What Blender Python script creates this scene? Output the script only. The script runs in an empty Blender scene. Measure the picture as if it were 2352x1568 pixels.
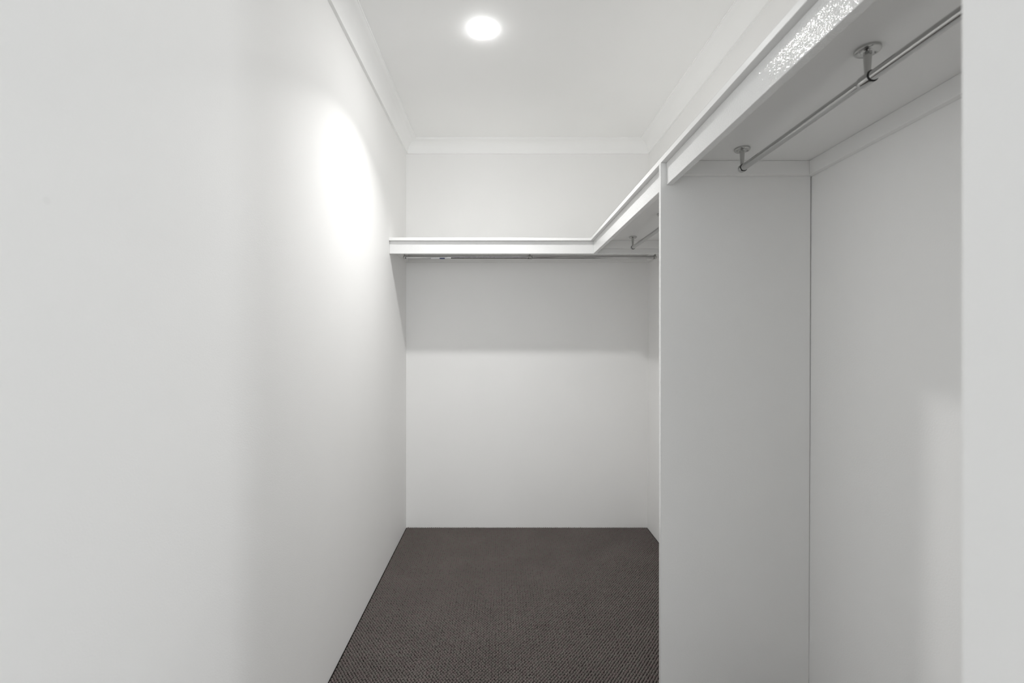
import bpy, bmesh, math, random
import numpy as np
from mathutils import Vector, Matrix

random.seed(4)
scene = bpy.context.scene
COL = scene.collection
PI = math.pi

# ----------------------------------------------------------------- measurements (metres)
EYE = 1.172          # camera height
XL = -0.5956         # left wall
D = 2.896            # back wall
H = 2.4137           # ceiling
def XR(z):           # right wall, slightly out of plumb
    return 0.917 + 0.009 * z / 1.70
XRS = XR(1.70)
XS, YS = 0.4765, 2.447       # shelf front edges (right run, back run)
ZS0, ZS1 = 1.7007, 1.7167    # shelf board
SET = 0.016                  # fascia set back behind shelf edge
ZF0 = 1.634                  # fascia bottom
FT = 0.018                   # fascia / batten thickness
ZB0 = 1.659                  # batten bottom
DY0, DY1 = 1.3755, 1.3915    # divider panel
NX, NY0, NY1 = 0.358, 0.27, 0.36   # nib wall beside the entrance opening
LX, LY = -0.073, 1.843       # downlight
BX0, BX, BY = -2.2, 3.0, -3.6  # adjoining room extents

# ----------------------------------------------------------------- camera
cam = bpy.data.cameras.new('camera')
cam.sensor_width = 36.0
cam.lens = 36.0 * 1060 / 2352
cam.shift_x = 25 / 2352
cam.shift_y = -3 / 2352
cam.clip_start = 0.02
cam.dof.use_dof = True
cam.dof.focus_distance = 1.9
cam.dof.aperture_fstop = 4.0
cam_o = bpy.data.objects.new('camera', cam)
cam_o.location = (0, 0, EYE)
cam_o.rotation_euler = (PI / 2, 0, 0)
COL.objects.link(cam_o)
scene.camera = cam_o

# ----------------------------------------------------------------- world, daylight, exposure
world = bpy.data.worlds.new('world')
scene.world = world
world.use_nodes = True
world.node_tree.nodes['Background'].inputs['Color'].default_value = (0.85, 0.93, 1.0, 1)
world.node_tree.nodes['Background'].inputs['Strength'].default_value = 0.35

def daylight(name, loc, rot, sx, sy, power, col):
    l = bpy.data.lights.new(name, 'AREA')
    l.shape = 'RECTANGLE'; l.size = sx; l.size_y = sy
    l.energy = power; l.color = col
    o = bpy.data.objects.new(name, l)
    o.location = loc; o.rotation_euler = rot
    COL.objects.link(o)
    return o
# daylight through the adjoining room's unseen windows; rear and left lamps added as fill
W1, W2L, W2R, W3 = 74, 40, 58, 19.5
daylight('daylight_fill', (BX + 0.16, -2.10, 1.35), (0, PI / 2, 0), 1.5, 0.70, W1, (0.96, 0.985, 1.0))
daylight('daylight_fill', (-0.50, BY - 0.16, 1.25), (PI / 2, 0, 0), 2.1, 2.0, W2L, (0.97, 0.99, 1.0))
daylight('daylight_fill', (1.65, BY - 0.16, 1.25), (PI / 2, 0, 0), 2.1, 2.0, W2R, (0.97, 0.99, 1.0))
daylight('daylight_fill', (BX0 - 0.16, -1.10, 1.35), (0, -PI / 2, 0), 1.5, 1.0, W3, (0.97, 0.99, 1.0))

scene.view_settings.view_transform = 'Standard'
scene.view_settings.look = 'None'
scene.view_settings.gamma = 1.0
scene.view_settings.use_curve_mapping = False
scene.view_settings.exposure = 0.22
scene.cycles.max_bounces = 20          # a small white room lives on interreflection
scene.cycles.diffuse_bounces = 14
LAMP_POWER = 6.5
DIFFUSER_GLOW = 205.0
LAMP_SPREAD = 114

# ----------------------------------------------------------------- materials
def new_mat(name):
    m = bpy.data.materials.new(name); m.use_nodes = True
    nt = m.node_tree
    return m, nt, nt.nodes['Principled BSDF']
def N(nt, kind, **kw):
    n = nt.nodes.new(kind)
    for k, v in kw.items(): setattr(n, k, v)
    return n
def objcoord(nt):
    return N(nt, 'ShaderNodeTexCoord').outputs['Object']
def noise(nt, vec, scale, detail=2.0, rough=0.5):
    n = N(nt, 'ShaderNodeTexNoise')
    n.inputs['Scale'].default_value = scale; n.inputs['Detail'].default_value = detail
    n.inputs['Roughness'].default_value = rough
    nt.links.new(vec, n.inputs['Vector'])
    return n
def ramp(nt, fac, stops):
    r = N(nt, 'ShaderNodeValToRGB')
    e = r.color_ramp.elements
    e[0].position, e[0].color = stops[0][0], (*stops[0][1], 1)
    e[1].position, e[1].color = stops[1][0], (*stops[1][1], 1)
    nt.links.new(fac, r.inputs['Fac'])
    return r
def add_bump(nt, b, height, dist, strength=1.0):
    bp = N(nt, 'ShaderNodeBump')
    bp.inputs['Distance'].default_value = dist; bp.inputs['Strength'].default_value = strength
    nt.links.new(height, bp.inputs['Height'])
    nt.links.new(bp.outputs['Normal'], b.inputs['Normal'])

def paint(name, col, rough, bump_scale, bump_dist, var=0.012, smudge=None, detail=3.0):
    m, nt, b = new_mat(name)
    v = objcoord(nt)
    n = noise(nt, v, 1.7, 3.0)
    lo = tuple(c * (1 - var) for c in col); hi = tuple(min(1, c * (1 + var)) for c in col)
    r = ramp(nt, n.outputs['Fac'], [(0.3, lo), (0.7, hi)])
    out = r.outputs['Color']
    if smudge:
        d = N(nt, 'ShaderNodeVectorMath', operation='DISTANCE')
        nt.links.new(v, d.inputs[0]); d.inputs[1].default_value = smudge
        mr = N(nt, 'ShaderNodeMapRange')
        mr.inputs['From Min'].default_value = 0.0035; mr.inputs['From Max'].default_value = 0.0065
        mr.inputs['To Min'].default_value = 0.965; mr.inputs['To Max'].default_value = 1.0
        nt.links.new(d.outputs['Value'], mr.inputs['Value'])
        mx = N(nt, 'ShaderNodeVectorMath', operation='SCALE')
        nt.links.new(out, mx.inputs[0]); nt.links.new(mr.outputs['Result'], mx.inputs['Scale'])
        out = mx.outputs['Vector']
    nt.links.new(out, b.inputs['Base Color'])
    b.inputs['Roughness'].default_value = rough
    add_bump(nt, b, noise(nt, v, bump_scale, detail, 0.6).outputs['Fac'], bump_dist)
    return m
M = {}
M['wall'] = paint('wall_paint', (0.878, 0.874, 0.866), 0.62, 260, 0.00025)
M['wall_l'] = paint('wall_paint_with_smudge', (0.878, 0.874, 0.866), 0.62, 260, 0.00025, smudge=(XL, 0.605, 1.355))
M['ceiling'] = paint('ceiling_paint', (0.92, 0.92, 0.914), 0.8, 180, 0.0001)
M['cornice'] = paint('cornice_paint', (0.92, 0.92, 0.914), 0.7, 120, 0.0001)
M['gloss'] = paint('joinery_gloss_enamel', (0.81, 0.81, 0.805), 0.06, 340, 0.00058, var=0.006, detail=0.4)
M['satin'] = paint('joinery_satin_paint', (0.865, 0.863, 0.855), 0.42, 260, 0.0002)
M['dark'] = paint('painted_gap_shade', (0.03, 0.03, 0.03), 0.6, 200, 0.0001)  # near-black colour standing in for shade in the panel gap

def chrome(name, col, rough):
    m, nt, b = new_mat(name)
    v = objcoord(nt)
    r = ramp(nt, noise(nt, v, 40, 3).outputs['Fac'], [(0.3, tuple(c * 0.96 for c in col)), (0.7, col)])
    nt.links.new(r.outputs['Color'], b.inputs['Base Color'])
    b.inputs['Metallic'].default_value = 1.0
    b.inputs['Roughness'].default_value = rough
    return m
M['chrome'] = chrome('polished_chrome', (0.53, 0.53, 0.525), 0.05)
M['cast'] = chrome('satin_chrome', (0.56, 0.56, 0.55), 0.18)

def plain(name, col, rough=0.5):
    m, nt, b = new_mat(name)
    v = objcoord(nt)
    r = ramp(nt, noise(nt, v, 30, 2).outputs['Fac'], [(0.3, tuple(c * 0.97 for c in col)), (0.7, col)])
    nt.links.new(r.outputs['Color'], b.inputs['Base Color'])
    b.inputs['Roughness'].default_value = rough
    return m
M['rubber'] = plain('black_rubber', (0.012, 0.012, 0.012))
M['paper'] = plain('white_paper', (0.85, 0.86, 0.88))
M['blue'] = plain('navy_print', (0.03, 0.05, 0.16))
M['plastic'] = plain('white_plastic', (0.85, 0.85, 0.85), 0.35)

def emit(name, strength):
    m, nt, b = new_mat(name)
    b.inputs['Base Color'].default_value = (0.9, 0.9, 0.9, 1)
    b.inputs['Emission Color'].default_value = (1.0, 0.998, 0.988, 1)
    b.inputs['Emission Strength'].default_value = strength
    v = objcoord(nt)
    add_bump(nt, b, noise(nt, v, 400).outputs['Fac'], 0.0001)
    return m
M['diffuser'] = emit('frosted_diffuser', DIFFUSER_GLOW)

def glass_mat():
    m, nt, b = new_mat('window_glass')
    out = nt.nodes['Material Output']
    t = N(nt, 'ShaderNodeBsdfTransparent'); g = N(nt, 'ShaderNodeBsdfGlossy')
    g.inputs['Roughness'].default_value = 0.02
    fr = N(nt, 'ShaderNodeFresnel'); fr.inputs['IOR'].default_value = 1.45
    mx = N(nt, 'ShaderNodeMixShader')
    nt.links.new(fr.outputs['Fac'], mx.inputs['Fac'])
    nt.links.new(t.outputs['BSDF'], mx.inputs[1]); nt.links.new(g.outputs['BSDF'], mx.inputs[2])
    nt.links.new(mx.outputs['Shader'], out.inputs['Surface'])
    return m
M['glass'] = glass_mat()

def carpet_mat(name, dark):
    m, nt, b = new_mat(name)
    v = objcoord(nt)
    c = dark
    fine = noise(nt, v, 55, 2.0)
    r = ramp(nt, fine.outputs['Fac'], [(0.38, (c * 1.10, c * 0.90, c * 0.87)), (0.62, (c * 1.06, c * 0.99, c * 0.90))])
    big = noise(nt, v, 5.0, 3.0)
    mr = N(nt, 'ShaderNodeMapRange')
    mr.inputs['From Min'].default_value = 0.3; mr.inputs['From Max'].default_value = 0.7
    mr.inputs['To Min'].default_value = 0.93; mr.inputs['To Max'].default_value = 1.07
    nt.links.new(big.outputs['Fac'], mr.inputs['Value'])
    mx = N(nt, 'ShaderNodeVectorMath', operation='SCALE')
    nt.links.new(r.outputs['Color'], mx.inputs[0]); nt.links.new(mr.outputs['Result'], mx.inputs['Scale'])
    nt.links.new(mx.outputs['Vector'], b.inputs['Base Color'])
    b.inputs['Roughness'].default_value = 0.95
    b.inputs['Specular IOR Level'].default_value = 0.1
    add_bump(nt, b, noise(nt, v, 1400, 2.0).outputs['Fac'], 0.0008)
    return m
M['carpet'] = carpet_mat('loop_pile_wool', 0.152)
M['backing'] = carpet_mat('carpet_backing', 0.015)

# ----------------------------------------------------------------- geometry helpers
def mesh_obj(name, bm, mat, parent=None, smooth=False, bevel=0.0):
    me = bpy.data.meshes.new(name)
    if bevel:
        bmesh.ops.bevel(bm, geom=list(bm.edges), offset=bevel, segments=2, affect='EDGES', profile=0.6)
    bmesh.ops.recalc_face_normals(bm, faces=list(bm.faces))
    for f in bm.faces: f.smooth = smooth
    bm.to_mesh(me); bm.free()
    me.materials.append(mat)
    o = bpy.data.objects.new(name, me)
    COL.objects.link(o)
    if parent: o.parent = parent
    return o
def hexa(bm, pts):
    """8 points: bottom ring of four, top ring of four."""
    v = [bm.verts.new(p) for p in pts]
    for f in ((3, 2, 1, 0), (4, 5, 6, 7), (0, 1, 5, 4), (1, 2, 6, 5), (2, 3, 7, 6), (3, 0, 4, 7)):
        bm.faces.new([v[i] for i in f])
def box(bm, x0, x1, y0, y1, z0, z1):
    hexa(bm, [(x0, y0, z0), (x1, y0, z0), (x1, y1, z0), (x0, y1, z0), (x0, y0, z1), (x1, y0, z1), (x1, y1, z1), (x0, y1, z1)])
def box_obj(name, dims, mat, parent=None, bevel=0.0):
    bm = bmesh.new(); box(bm, *dims)
    return mesh_obj(name, bm, mat, parent, bevel=bevel)
def lathe(bm, prof, seg=32, mtx=None):
    """profile of (radius, height) spun about Z; mtx places it."""
    mtx = mtx or Matrix.Identity(4)
    rings = []
    for r, z in prof:
        if r < 1e-6:
            rings.append([bm.verts.new(mtx @ Vector((0, 0, z)))])
        else:
            rings.append([bm.verts.new(mtx @ Vector((r * math.cos(2 * PI * k / seg), r * math.sin(2 * PI * k / seg), z))) for k in range(seg)])
    for a, b in zip(rings, rings[1:]):
        for k in range(seg):
            k2 = (k + 1) % seg
            if len(a) == 1 and len(b) == 1: continue
            if len(a) == 1: bm.faces.new((a[0], b[k2], b[k]))
            elif len(b) == 1: bm.faces.new((a[k], a[k2], b[0]))
            else: bm.faces.new((a[k], a[k2], b[k2], b[k]))
    for ring, flip in ((rings[0], True), (rings[-1], False)):
        if len(ring) > 1: bm.faces.new(list(reversed(ring)) if flip else ring)
def auto_smooth(o, ang=40):
    me = o.data
    bm = bmesh.new(); bm.from_mesh(me)
    for f in bm.faces: f.smooth = True
    for e in bm.edges:
        if len(e.link_faces) == 2 and e.calc_face_angle(0) > math.radians(ang): e.smooth = False
    bm.to_mesh(me); bm.free()
def lathe_obj(name, prof, mat, parent=None, seg=32, mtx=None):
    bm = bmesh.new(); lathe(bm, prof, seg, mtx)
    o = mesh_obj(name, bm, mat, parent)
    auto_smooth(o)
    return o
def empty(name, loc, rz=0.0):
    o = bpy.data.objects.new(name, None)
    o.location = loc; o.rotation_euler = (0, 0, rz)
    o.empty_display_size = 0.1
    COL.objects.link(o)
    return o
def tag(o, label, cat, group=None):
    o['label'] = label; o['category'] = cat
    if group: o['group'] = group
def structure(o, label=None):
    o['kind'] = 'structure'
    if label: o['label'] = label
    return o

# ----------------------------------------------------------------- room shell
T = 0.09
structure(box_obj('floor', (BX0 - T, BX + T, BY - T, D + T, -0.12, -0.005), M['backing']), 'floor under the brown carpet')
structure(box_obj('ceiling', (BX0 - T, BX + T, BY - T, D + T, H, H + 0.1), M['ceiling']), 'smooth white plaster ceiling')
structure(box_obj('wall_left', (XL - T, XL, NY0, D + T, -0.12, H), M['wall_l']), 'plain white painted wall on the left')
structure(box_obj('wall_back', (XL, XRS + 0.12, D, D + T, -0.12, H), M['wall']), 'plain white painted wall at the far end')
bm = bmesh.new()
hexa(bm, [(XR(-.12), NY1, -.12), (1.05, NY1, -.12), (1.05, D, -.12), (XR(-.12), D, -.12),
          (XR(H), NY1, H), (1.05, NY1, H), (1.05, D, H), (XR(H), D, H)])
structure(mesh_obj('wall_right', bm, M['wall']), 'plain white painted wall behind the right hanging space')
bm = bmesh.new()
box(bm, NX, BX, NY0, NY1, -0.12, H)
o = structure(mesh_obj('wall_front', bm, M['wall'], bevel=0.003), 'white wall end beside the entrance, at the right edge')
structure(box_obj('wall_front_return', (BX0 - T, XL - T, NY0, NY1, -0.12, H), M['wall']), 'white wall left of the entrance opening')
# unseen adjoining room behind the camera, built to give the fill light a source
def wall_with_hole(name, axis, c0, c1, a0, a1, h0, h1, z0, z1, label):
    bm = bmesh.new()
    for (p0, p1, q0, q1) in ((a0, h0, -.12, H), (h1, a1, -.12, H), (h0, h1, -.12, z0), (h0, h1, z1, H)):
        if axis == 'x': box(bm, c0, c1, p0, p1, q0, q1)
        else: box(bm, p0, p1, c0, c1, q0, q1)
    return structure(mesh_obj(name, bm, M['wall']), label)
wall_with_hole('wall_side', 'x', BX, BX + T, BY, NY1, -2.45, -1.75, 0.6, 2.1, 'white side wall of the adjoining room')
wall_with_hole('wall_side_left', 'x', BX0 - T, BX0, BY, NY0, -1.6, -0.6, 0.6, 2.1, 'white left wall of the adjoining room')
wall_with_hole('wall_rear', 'y', BY - T, BY, BX0 - T, BX + T, -1.6, 2.7, 0.25, 2.25, 'white rear wall of the adjoining room')
def window(name, axis, c, a0, a1, z0, z1):
    fw = 0.04
    bm = bmesh.new()
    parts = [(a0, a0 + fw, z0, z1), (a1 - fw, a1, z0, z1), (a0 + fw, a1 - fw, z0, z0 + fw), (a0 + fw, a1 - fw, z1 - fw, z1)]
    for p0, p1, q0, q1 in parts:
        if axis == 'x': box(bm, c - .03, c + .03, p0, p1, q0, q1)
        else: box(bm, p0, p1, c - .03, c + .03, q0, q1)
    w = structure(mesh_obj(name, bm, M['plastic']), 'unseen white framed window of the adjoining room, for the fill light')
    g = (a0 + fw, a1 - fw, z0 + fw, z1 - fw)
    if axis == 'x': box_obj('pane', (c - .003, c + .003, *g), M['glass'], w)
    else: box_obj('pane', (g[0], g[1], c - .003, c + .003, g[2], g[3]), M['glass'], w)
window('window_1', 'x', BX + T / 2, -2.45, -1.75, 0.6, 2.1)
window('added_window_2', 'y', BY - T / 2, -1.6, 2.7, 0.25, 2.25)  # unseen window, added for the rear fill lamps
window('added_window_3', 'x', BX0 - T / 2, -1.6, -0.6, 0.6, 2.1)  # unseen too, added so the left lamp can fill the divider side

# cove cornice: lip on the wall, concave curve, lip on the ceiling
CC = 0.075
prof = [(0.0, -CC), (0.012, -CC), (0.012, -CC + 0.003)]
r = CC - 0.015
cx, cz = 0.012 + r, -CC + 0.003          # centre of the concave arc is towards the room
for k in range(1, 12):
    a = PI - (PI / 2) * k / 12
    prof.append((cx + r * math.cos(a) + 0.000, cz + r * math.sin(a)))
prof += [(CC - 0.003, -0.007), (CC, -0.007), (CC, 0.0), (0.0, 0.0)]
def cornice(name, p0, p1, inward, m0, m1, label):
    """profile swept from p0 to p1; m0/m1 = mitre shift along the run per unit of projection"""
    d = (Vector(p1) - Vector(p0)).normalized(); n = Vector(inward)
    bm = bmesh.new()
    A = [bm.verts.new(Vector(p0) + n * u + d * (u * m0) + Vector((0, 0, H + w - 0.0005))) for u, w in prof]
    B = [bm.verts.new(Vector(p1) + n * u - d * (u * m1) + Vector((0, 0, H + w - 0.0005))) for u, w in prof]
    k = len(prof)
    for i in range(k):
        j = (i + 1) % k
        bm.faces.new((A[i], A[j], B[j], B[i]))
    bm.faces.new(A); bm.faces.new(list(reversed(B)))
    o = structure(mesh_obj(name, bm, M['cornice']), label)
    auto_smooth(o, 25)
xrt = XR(H)
cornice('trim_1', (XL, NY1, 0), (XL, D, 0), (1, 0, 0), 0, 1, 'white cove cornice along the left wall')
cornice('trim_2', (XL, D, 0), (xrt, D, 0), (0, -1, 0), 1, 1, 'white cove cornice along the far wall')
cornice('trim_3', (xrt, D, 0), (xrt, NY1, 0), (-1, 0, 0), 1, 0, 'white cove cornice above the right shelf')

# ----------------------------------------------------------------- carpet: tens of thousands of wool loops, one mesh
def build_carpet():
    sx, sy = 0.0121, 0.0080
    x0, x1, y0, y1 = XL + 0.003, XR(0) - 0.003, NY1 + 0.003, D - 0.003
    pts = []
    ny = int((y1 - y0) / sy); nx = int((x1 - x0) / sx)
    rng = np.random.default_rng(3)
    jj, ii = np.meshgrid(np.arange(ny), np.arange(nx), indexing='ij')
    px = x0 + 0.006 + ii * sx + (jj % 2) * sx * 0.46
    py = y0 + 0.005 + jj * sy
    px = px.ravel(); py = py.ravel()
    keep = px < x1 - 0.004
    px, py = px[keep], py[keep]
    # nothing grows under the divider panel
    keep = ~((px > XS - 0.004) & (py > DY0 - 0.005) & (py < DY1 + 0.005))
    px, py = px[keep], py[keep]
    n = len(px)
    px = px + rng.normal(0, 0.0003, n); py = py + rng.normal(0, 0.0003, n)
    ang = rng.normal(0.25, 0.18, n)
    hgt = 0.0066 + rng.normal(0, 0.0006, n)
    wx = 0.0042 + rng.normal(0, 0.0002, n); wy = 0.0057 + rng.normal(0, 0.0003, n)
    S = 6
    base = []
    for k in range(S):
        a = 2 * PI * k / S
        base.append((math.cos(a), math.sin(a), 0.0))
    for k in range(S):
        a = 2 * PI * k / S
        base.append((0.72 * math.cos(a), 0.72 * math.sin(a), 0.72))
    base.append((0, 0, 1.0))
    base = np.array(base)
    nv = len(base)
    bx = base[None, :, 0] * wx[:, None]; by = base[None, :, 1] * wy[:, None]
    ca, sa = np.cos(ang)[:, None], np.sin(ang)[:, None]
    co = np.empty((n, nv, 3))
    co[:, :, 0] = px[:, None] + bx * ca + by * sa
    co[:, :, 1] = py[:, None] - bx * sa + by * ca
    co[:, :, 2] = base[None, :, 2] * hgt[:, None] - 0.0055
    np.clip(co[:, :, 0], XL + 0.0005, XR(0) - 0.0005, out=co[:, :, 0])
    np.clip(co[:, :, 1], NY1 + 0.0005, D - 0.0005, out=co[:, :, 1])
    faces = []
    for k in range(S):
        k2 = (k + 1) % S
        faces += [(k, k2, S + k2), (k, S + k2, S + k), (S + k, S + k2, 2 * S)]
    F = np.array(faces)
    allf = (F[None] + (np.arange(n) * nv)[:, None, None]).reshape(-1, 3)
    me = bpy.data.meshes.new('carpet')
    me.vertices.add(n * nv); me.vertices.foreach_set('co', co.astype(np.float32).ravel())
    nf = len(allf)
    me.loops.add(nf * 3); me.loops.foreach_set('vertex_index', allf.astype(np.int32).ravel())
    me.polygons.add(nf)
    me.polygons.foreach_set('loop_start', np.arange(0, nf * 3, 3, dtype=np.int32))
    me.polygons.foreach_set('use_smooth', np.ones(nf, dtype=bool))
    me.update(calc_edges=True); me.validate()
    me.materials.append(M['carpet'])
    o = bpy.data.objects.new('carpet', me); COL.objects.link(o)
    o['kind'] = 'stuff'
    tag(o, 'dark taupe brown loop pile carpet covering the closet floor', 'carpet')
build_carpet()

# ----------------------------------------------------------------- L-shaped shelf
shelf = empty('closet_shelf', (XL, D, ZS0))
tag(shelf, 'white L-shaped shelf with deep fascia running along far and right walls', 'shelf')
def sh(o):
    o.parent = shelf
    o.matrix_parent_inverse = Matrix.Translation((-XL, -D, -ZS0))
    return o
bm = bmesh.new()
poly = [(XL + .0005, YS), (XS, YS), (XS, NY1 + .0005), (XRS - .0005, NY1 + .0005), (XRS - .0005, D - .0005), (XL + .0005, D - .0005)]
lo = [bm.verts.new((x, y, ZS0)) for x, y in poly]; hi = [bm.verts.new((x, y, ZS1)) for x, y in poly]
bm.faces.new(list(reversed(lo))); bm.faces.new(hi)
for i in range(6):
    j = (i + 1) % 6
    bm.faces.new((lo[i], lo[j], hi[j], hi[i]))
sh(mesh_obj('shelf_board', bm, M['satin'], bevel=0.0012))
XF, YF = XS + SET, YS + SET
e = 0.0004
def fascia(dims): return sh(box_obj('fascia', dims, M['gloss'], bevel=0.0012))
fascia((XL + e, XRS - e, YF, YF + FT, ZF0, ZS0 - e))                 # back run, wall to wall
fascia((XF, XF + FT, DY1 + e, YF - e, ZF0, ZS0 - e))                 # right run, far bay
fascia((XF, XF + FT, NY1 + e, DY0 - e, ZF0, ZS0 - e))                # right run, near bay
def batten(dims): return sh(box_obj('batten', dims, M['satin'], bevel=0.0012))
batten((XL + e, XRS - .001, D - FT, D - e, ZB0, ZS0 - e))
batten((XL + e, XL + FT, YF + FT + e, D - FT - e, ZB0, ZS0 - e))
batten((XRS - FT, XRS - .0008, YF + FT + e, D - FT - e, ZB0, ZS0 - e))
batten((XF + FT + e, XRS - FT - e, YF - FT, YF - e, ZB0, ZS0 - e))
batten((XRS - FT, XRS - .0008, DY1 + e, YF - e, ZB0, ZS0 - e))
batten((XRS - FT, XRS - .0008, NY1 + e, DY0 - e, ZB0, ZS0 - e))

# divider panel with a batten on each face and a tapering gap to the wall
div = empty('divider_panel', (XS, DY0, 0.0))
tag(div, 'full-height white divider panel standing between the two right hanging bays', 'panel')
def dv(o):
    o.parent = div
    o.matrix_parent_inverse = Matrix.Translation((-XS, -DY0, 0))
    return o
g0, g1 = 0.0006, 0.0030
bm = bmesh.new()
hexa(bm, [(XS, DY0, -.003), (XR(0) - g0, DY0, -.003), (XR(0) - g0, DY1, -.003), (XS, DY1, -.003),
          (XS, DY0, ZS0 - e), (XRS - g1, DY0, ZS0 - e), (XRS - g1, DY1, ZS0 - e), (XS, DY1, ZS0 - e)])
dv(mesh_obj('board', bm, M['satin'], bevel=0.0010))
dv(box_obj('edge_strip', (XS - .0006, XS - .0001, DY0 + .0006, DY1 - .0006, 0.002, ZS0 - .001), M['gloss']))
for y0, y1 in ((DY0 - FT, DY0 - e), (DY1 + e, DY1 + FT)):
    dv(box_obj('batten', (XF + FT + e, XRS - FT - e, y0, y1, ZB0, ZS0 - e), M['satin'], bevel=0.0012))
# black strip painting in the shade of the hairline gap between panel and wall
bm = bmesh.new()
hexa(bm, [(XR(.25) - .0012, DY0 + .004, .25), (XR(.25) - .0003, DY0 + .004, .25), (XR(.25) - .0003, DY1 - .001, .25), (XR(.25) - .0012, DY1 - .001, .25),
          (XR(1.655) - .0030, DY0 + .004, 1.655), (XR(1.655) - .0003, DY0 + .004, 1.655), (XR(1.655) - .0003, DY1 - .001, 1.655), (XR(1.655) - .0030, DY1 - .001, 1.655)])
dv(mesh_obj('gap_shade_strip', bm, M['dark']))

# ----------------------------------------------------------------- hanging rails
RD = 0.0091          # rod radius
ZR = 1.6455          # rod axis
DROP = ZS0 - ZR
def bracket(parent, t, kind, sgn=1):
    """pendant at local y = t along the rail; local origin on the rod axis. kind 'end' or 'mid'."""
    bm = bmesh.new()
    prof = [(0.0, 0.003), (0.0046, 0.004), (0.0070, DROP - 0.007)]
    lathe(bm, prof, 6, Matrix.Translation((0, t, 0)) @ Matrix.Rotation(PI / 12, 4, 'Z'))
    stem = mesh_obj('bracket', bm, M['cast'], parent, bevel=0.0006)
    rr = 0.0205
    lathe_obj('flange', [(0.0, DROP - 0.0075), (0.0092, DROP - 0.0078), (0.0105, DROP - 0.0064), (rr - 0.0018, DROP - 0.0064),
                         (rr - 0.0006, DROP - 0.0054), (rr, DROP - 0.004), (rr, DROP - 0.0003), (0.0, DROP - 0.0003)],
              M['cast'], stem, 40, Matrix.Translation((0, t, 0)))
    for s in (-1, 1):
        lathe_obj('screw', [(0.0, DROP - 0.0072), (0.0022, DROP - 0.0072), (0.0030, DROP - 0.0062), (0.0030, DROP - 0.005), (0.0, DROP - 0.005)],
                  M['chrome'], stem, 12, Matrix.Translation((s * 0.0146, t, 0)))
        bm = bmesh.new()
        box(bm, s * 0.0146 - .0018, s * 0.0146 + .0018, t - .0004, t + .0004, DROP - .0074, DROP - .0071)
        mesh_obj('screw_slot', bm, M['rubber'], stem)
    rot = Matrix.Translation((0, t, 0)) @ Matrix.Rotation(-PI / 2 * sgn, 4, 'X')   # local Z -> along the rail
    c = RD + 0.0019
    if kind == 'mid':
        lathe_obj('collar', [(RD + .0002, -0.017), (c, -0.0115), (c, -0.009), (c, 0.010), (c - .0008, 0.0115), (RD + .0002, 0.012)], M['chrome'], stem, 32, rot)
        lathe_obj('seal_ring', [(RD + .0001, 0.0105), (c - .0002, 0.0112), (c - .0002, 0.0124), (RD + .0001, 0.0128)], M['rubber'], stem, 32, rot)
    else:                       # rounded socket closing the rod's end; +Z points away from the rod
        pr = [(RD + .0002, -0.0085), (c - .0006, -0.008), (c, -0.0068), (c, 0.001)]
        for k in range(1, 9):
            a = PI / 2 * k / 8
            pr.append((c * math.cos(a) if k < 8 else 0.0, 0.001 + 0.0085 * math.sin(a)))
        lathe_obj('socket', pr, M['chrome'], stem, 32, rot)
        lathe_obj('seal_ring', [(RD + .0001, -0.0098), (c - .0006, -0.0094), (c - .0006, -0.0084), (RD + .0001, -0.0078)], M['rubber'], stem, 32, rot)
    return stem
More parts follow.
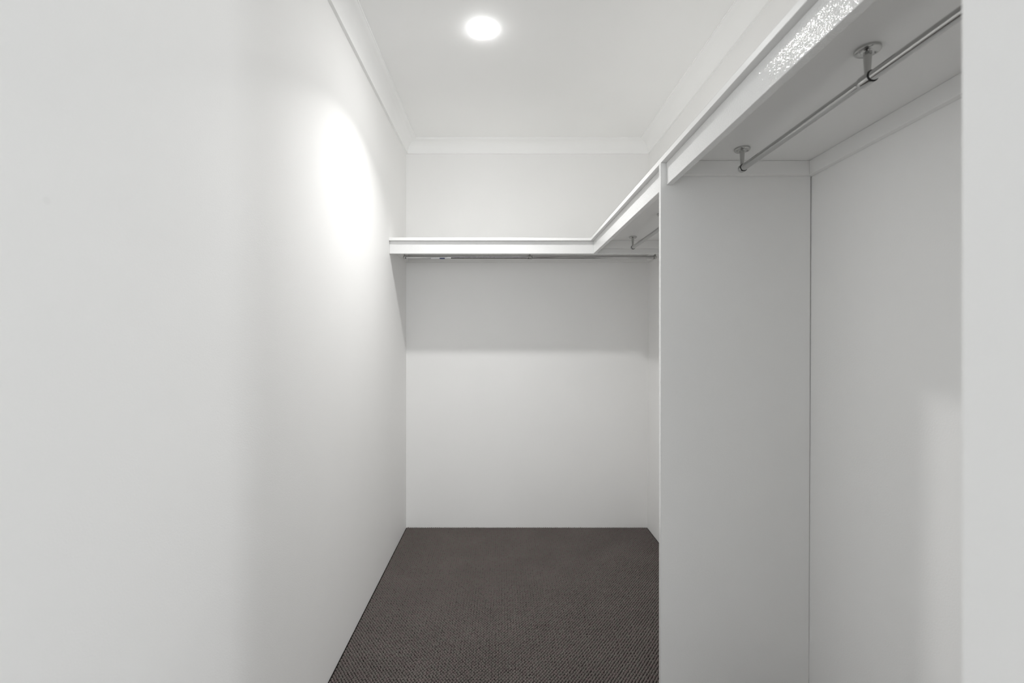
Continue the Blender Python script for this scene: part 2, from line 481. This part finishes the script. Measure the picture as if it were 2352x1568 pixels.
def rail(loc, rz, length, mids, label, sticker=None):
    t = empty('hanging_rail', loc, rz)
    tag(t, label, 'clothes rail', 'chrome hanging rails under the shelf')
    lathe_obj('rod', [(RD, 0.0), (RD, length)], M['chrome'], t, 48, Matrix.Rotation(-PI / 2, 4, 'X'))
    bracket(t, 0.0, 'end', -1)
    for m in mids: bracket(t, m, 'mid', -1)
    bracket(t, length, 'end', 1)
    if sticker:
        for s0, s1, m, nm, a0, a1, dr in sticker:
            bm = bmesh.new()
            K = 14
            ring = []
            for k in range(K + 1):
                a = a0 + (a1 - a0) * k / K
                ring.append([bm.verts.new((q * math.cos(a), y, q * math.sin(a))) for q, y in ((RD + .0001, s0), (RD + dr, s0), (RD + dr, s1), (RD + .0001, s1))])
            for p, q in zip(ring, ring[1:]):
                for i in range(4):
                    j = (i + 1) % 4
                    bm.faces.new((p[i], p[j], q[j], q[i]))
            bm.faces.new(ring[0]); bm.faces.new(list(reversed(ring[-1])))
            mesh_obj(nm, bm, M[m], t)
    return t
# near bay: rail runs along +Y from the nib to just short of the divider
rail((0.6652, 0.402, ZR), 0.0, 1.2737 - 0.402, [0.8377 - 0.402], 'long chrome hanging rail under the near right shelf, in front of the divider panel')
rail((0.6735, 1.505, ZR), 0.0, 2.36 - 1.505, [1.9325 - 1.505], 'chrome hanging rail under the right shelf, behind the divider panel')
# back bay: local +Y turned to point along -X  (rz = +90 deg), starting from the right end
Xa, Xb = 0.880, -0.5510
s1 = 2.636 / 1060
def tx(px): return Xa - (px - 1151) * s1       # distance along the rail from its right end for a point on the rail
rail((Xa, 2.636, ZR), PI / 2, Xa - Xb, [Xa - 0.164], 'chrome hanging rail with a white sticker along the far wall',
     sticker=[(tx(1036), tx(990), 'paper', 'sticker', PI + 0.2, 2 * PI - 0.3, .0005), (tx(1022), tx(1010), 'blue', 'sticker_print', PI + 0.5, 2 * PI - 1.2, .0008)])

# ----------------------------------------------------------------- ceiling downlight
dl = empty('downlight', (LX, LY, H))
tag(dl, 'round white recessed downlight shining in the closet ceiling', 'downlight')
lathe_obj('trim_ring', [(0.0382, -0.0008), (0.0430, -0.0008), (0.0450, -0.0003), (0.0382, -0.0003)], M['plastic'], dl, 48)
pr = [(0.038, -0.0004)]
for k in range(0, 7):
    a = PI / 2 * k / 6
    pr.append((0.038 * math.cos(a) if k < 6 else 0.0, -0.0010 - 0.0067 * math.sin(a)))
lathe_obj('diffuser', pr, M['diffuser'], dl, 40)
l = bpy.data.lights.new('downlight_beam', 'AREA')
l.shape = 'DISK'; l.size = 0.066; l.energy = LAMP_POWER; l.color = (1.0, 0.998, 0.988)
l.spread = math.radians(LAMP_SPREAD)
lo_ = bpy.data.objects.new('downlight_beam', l)
lo_.location = (0, 0, -0.0090)
lo_.parent = dl
COL.objects.link(lo_)
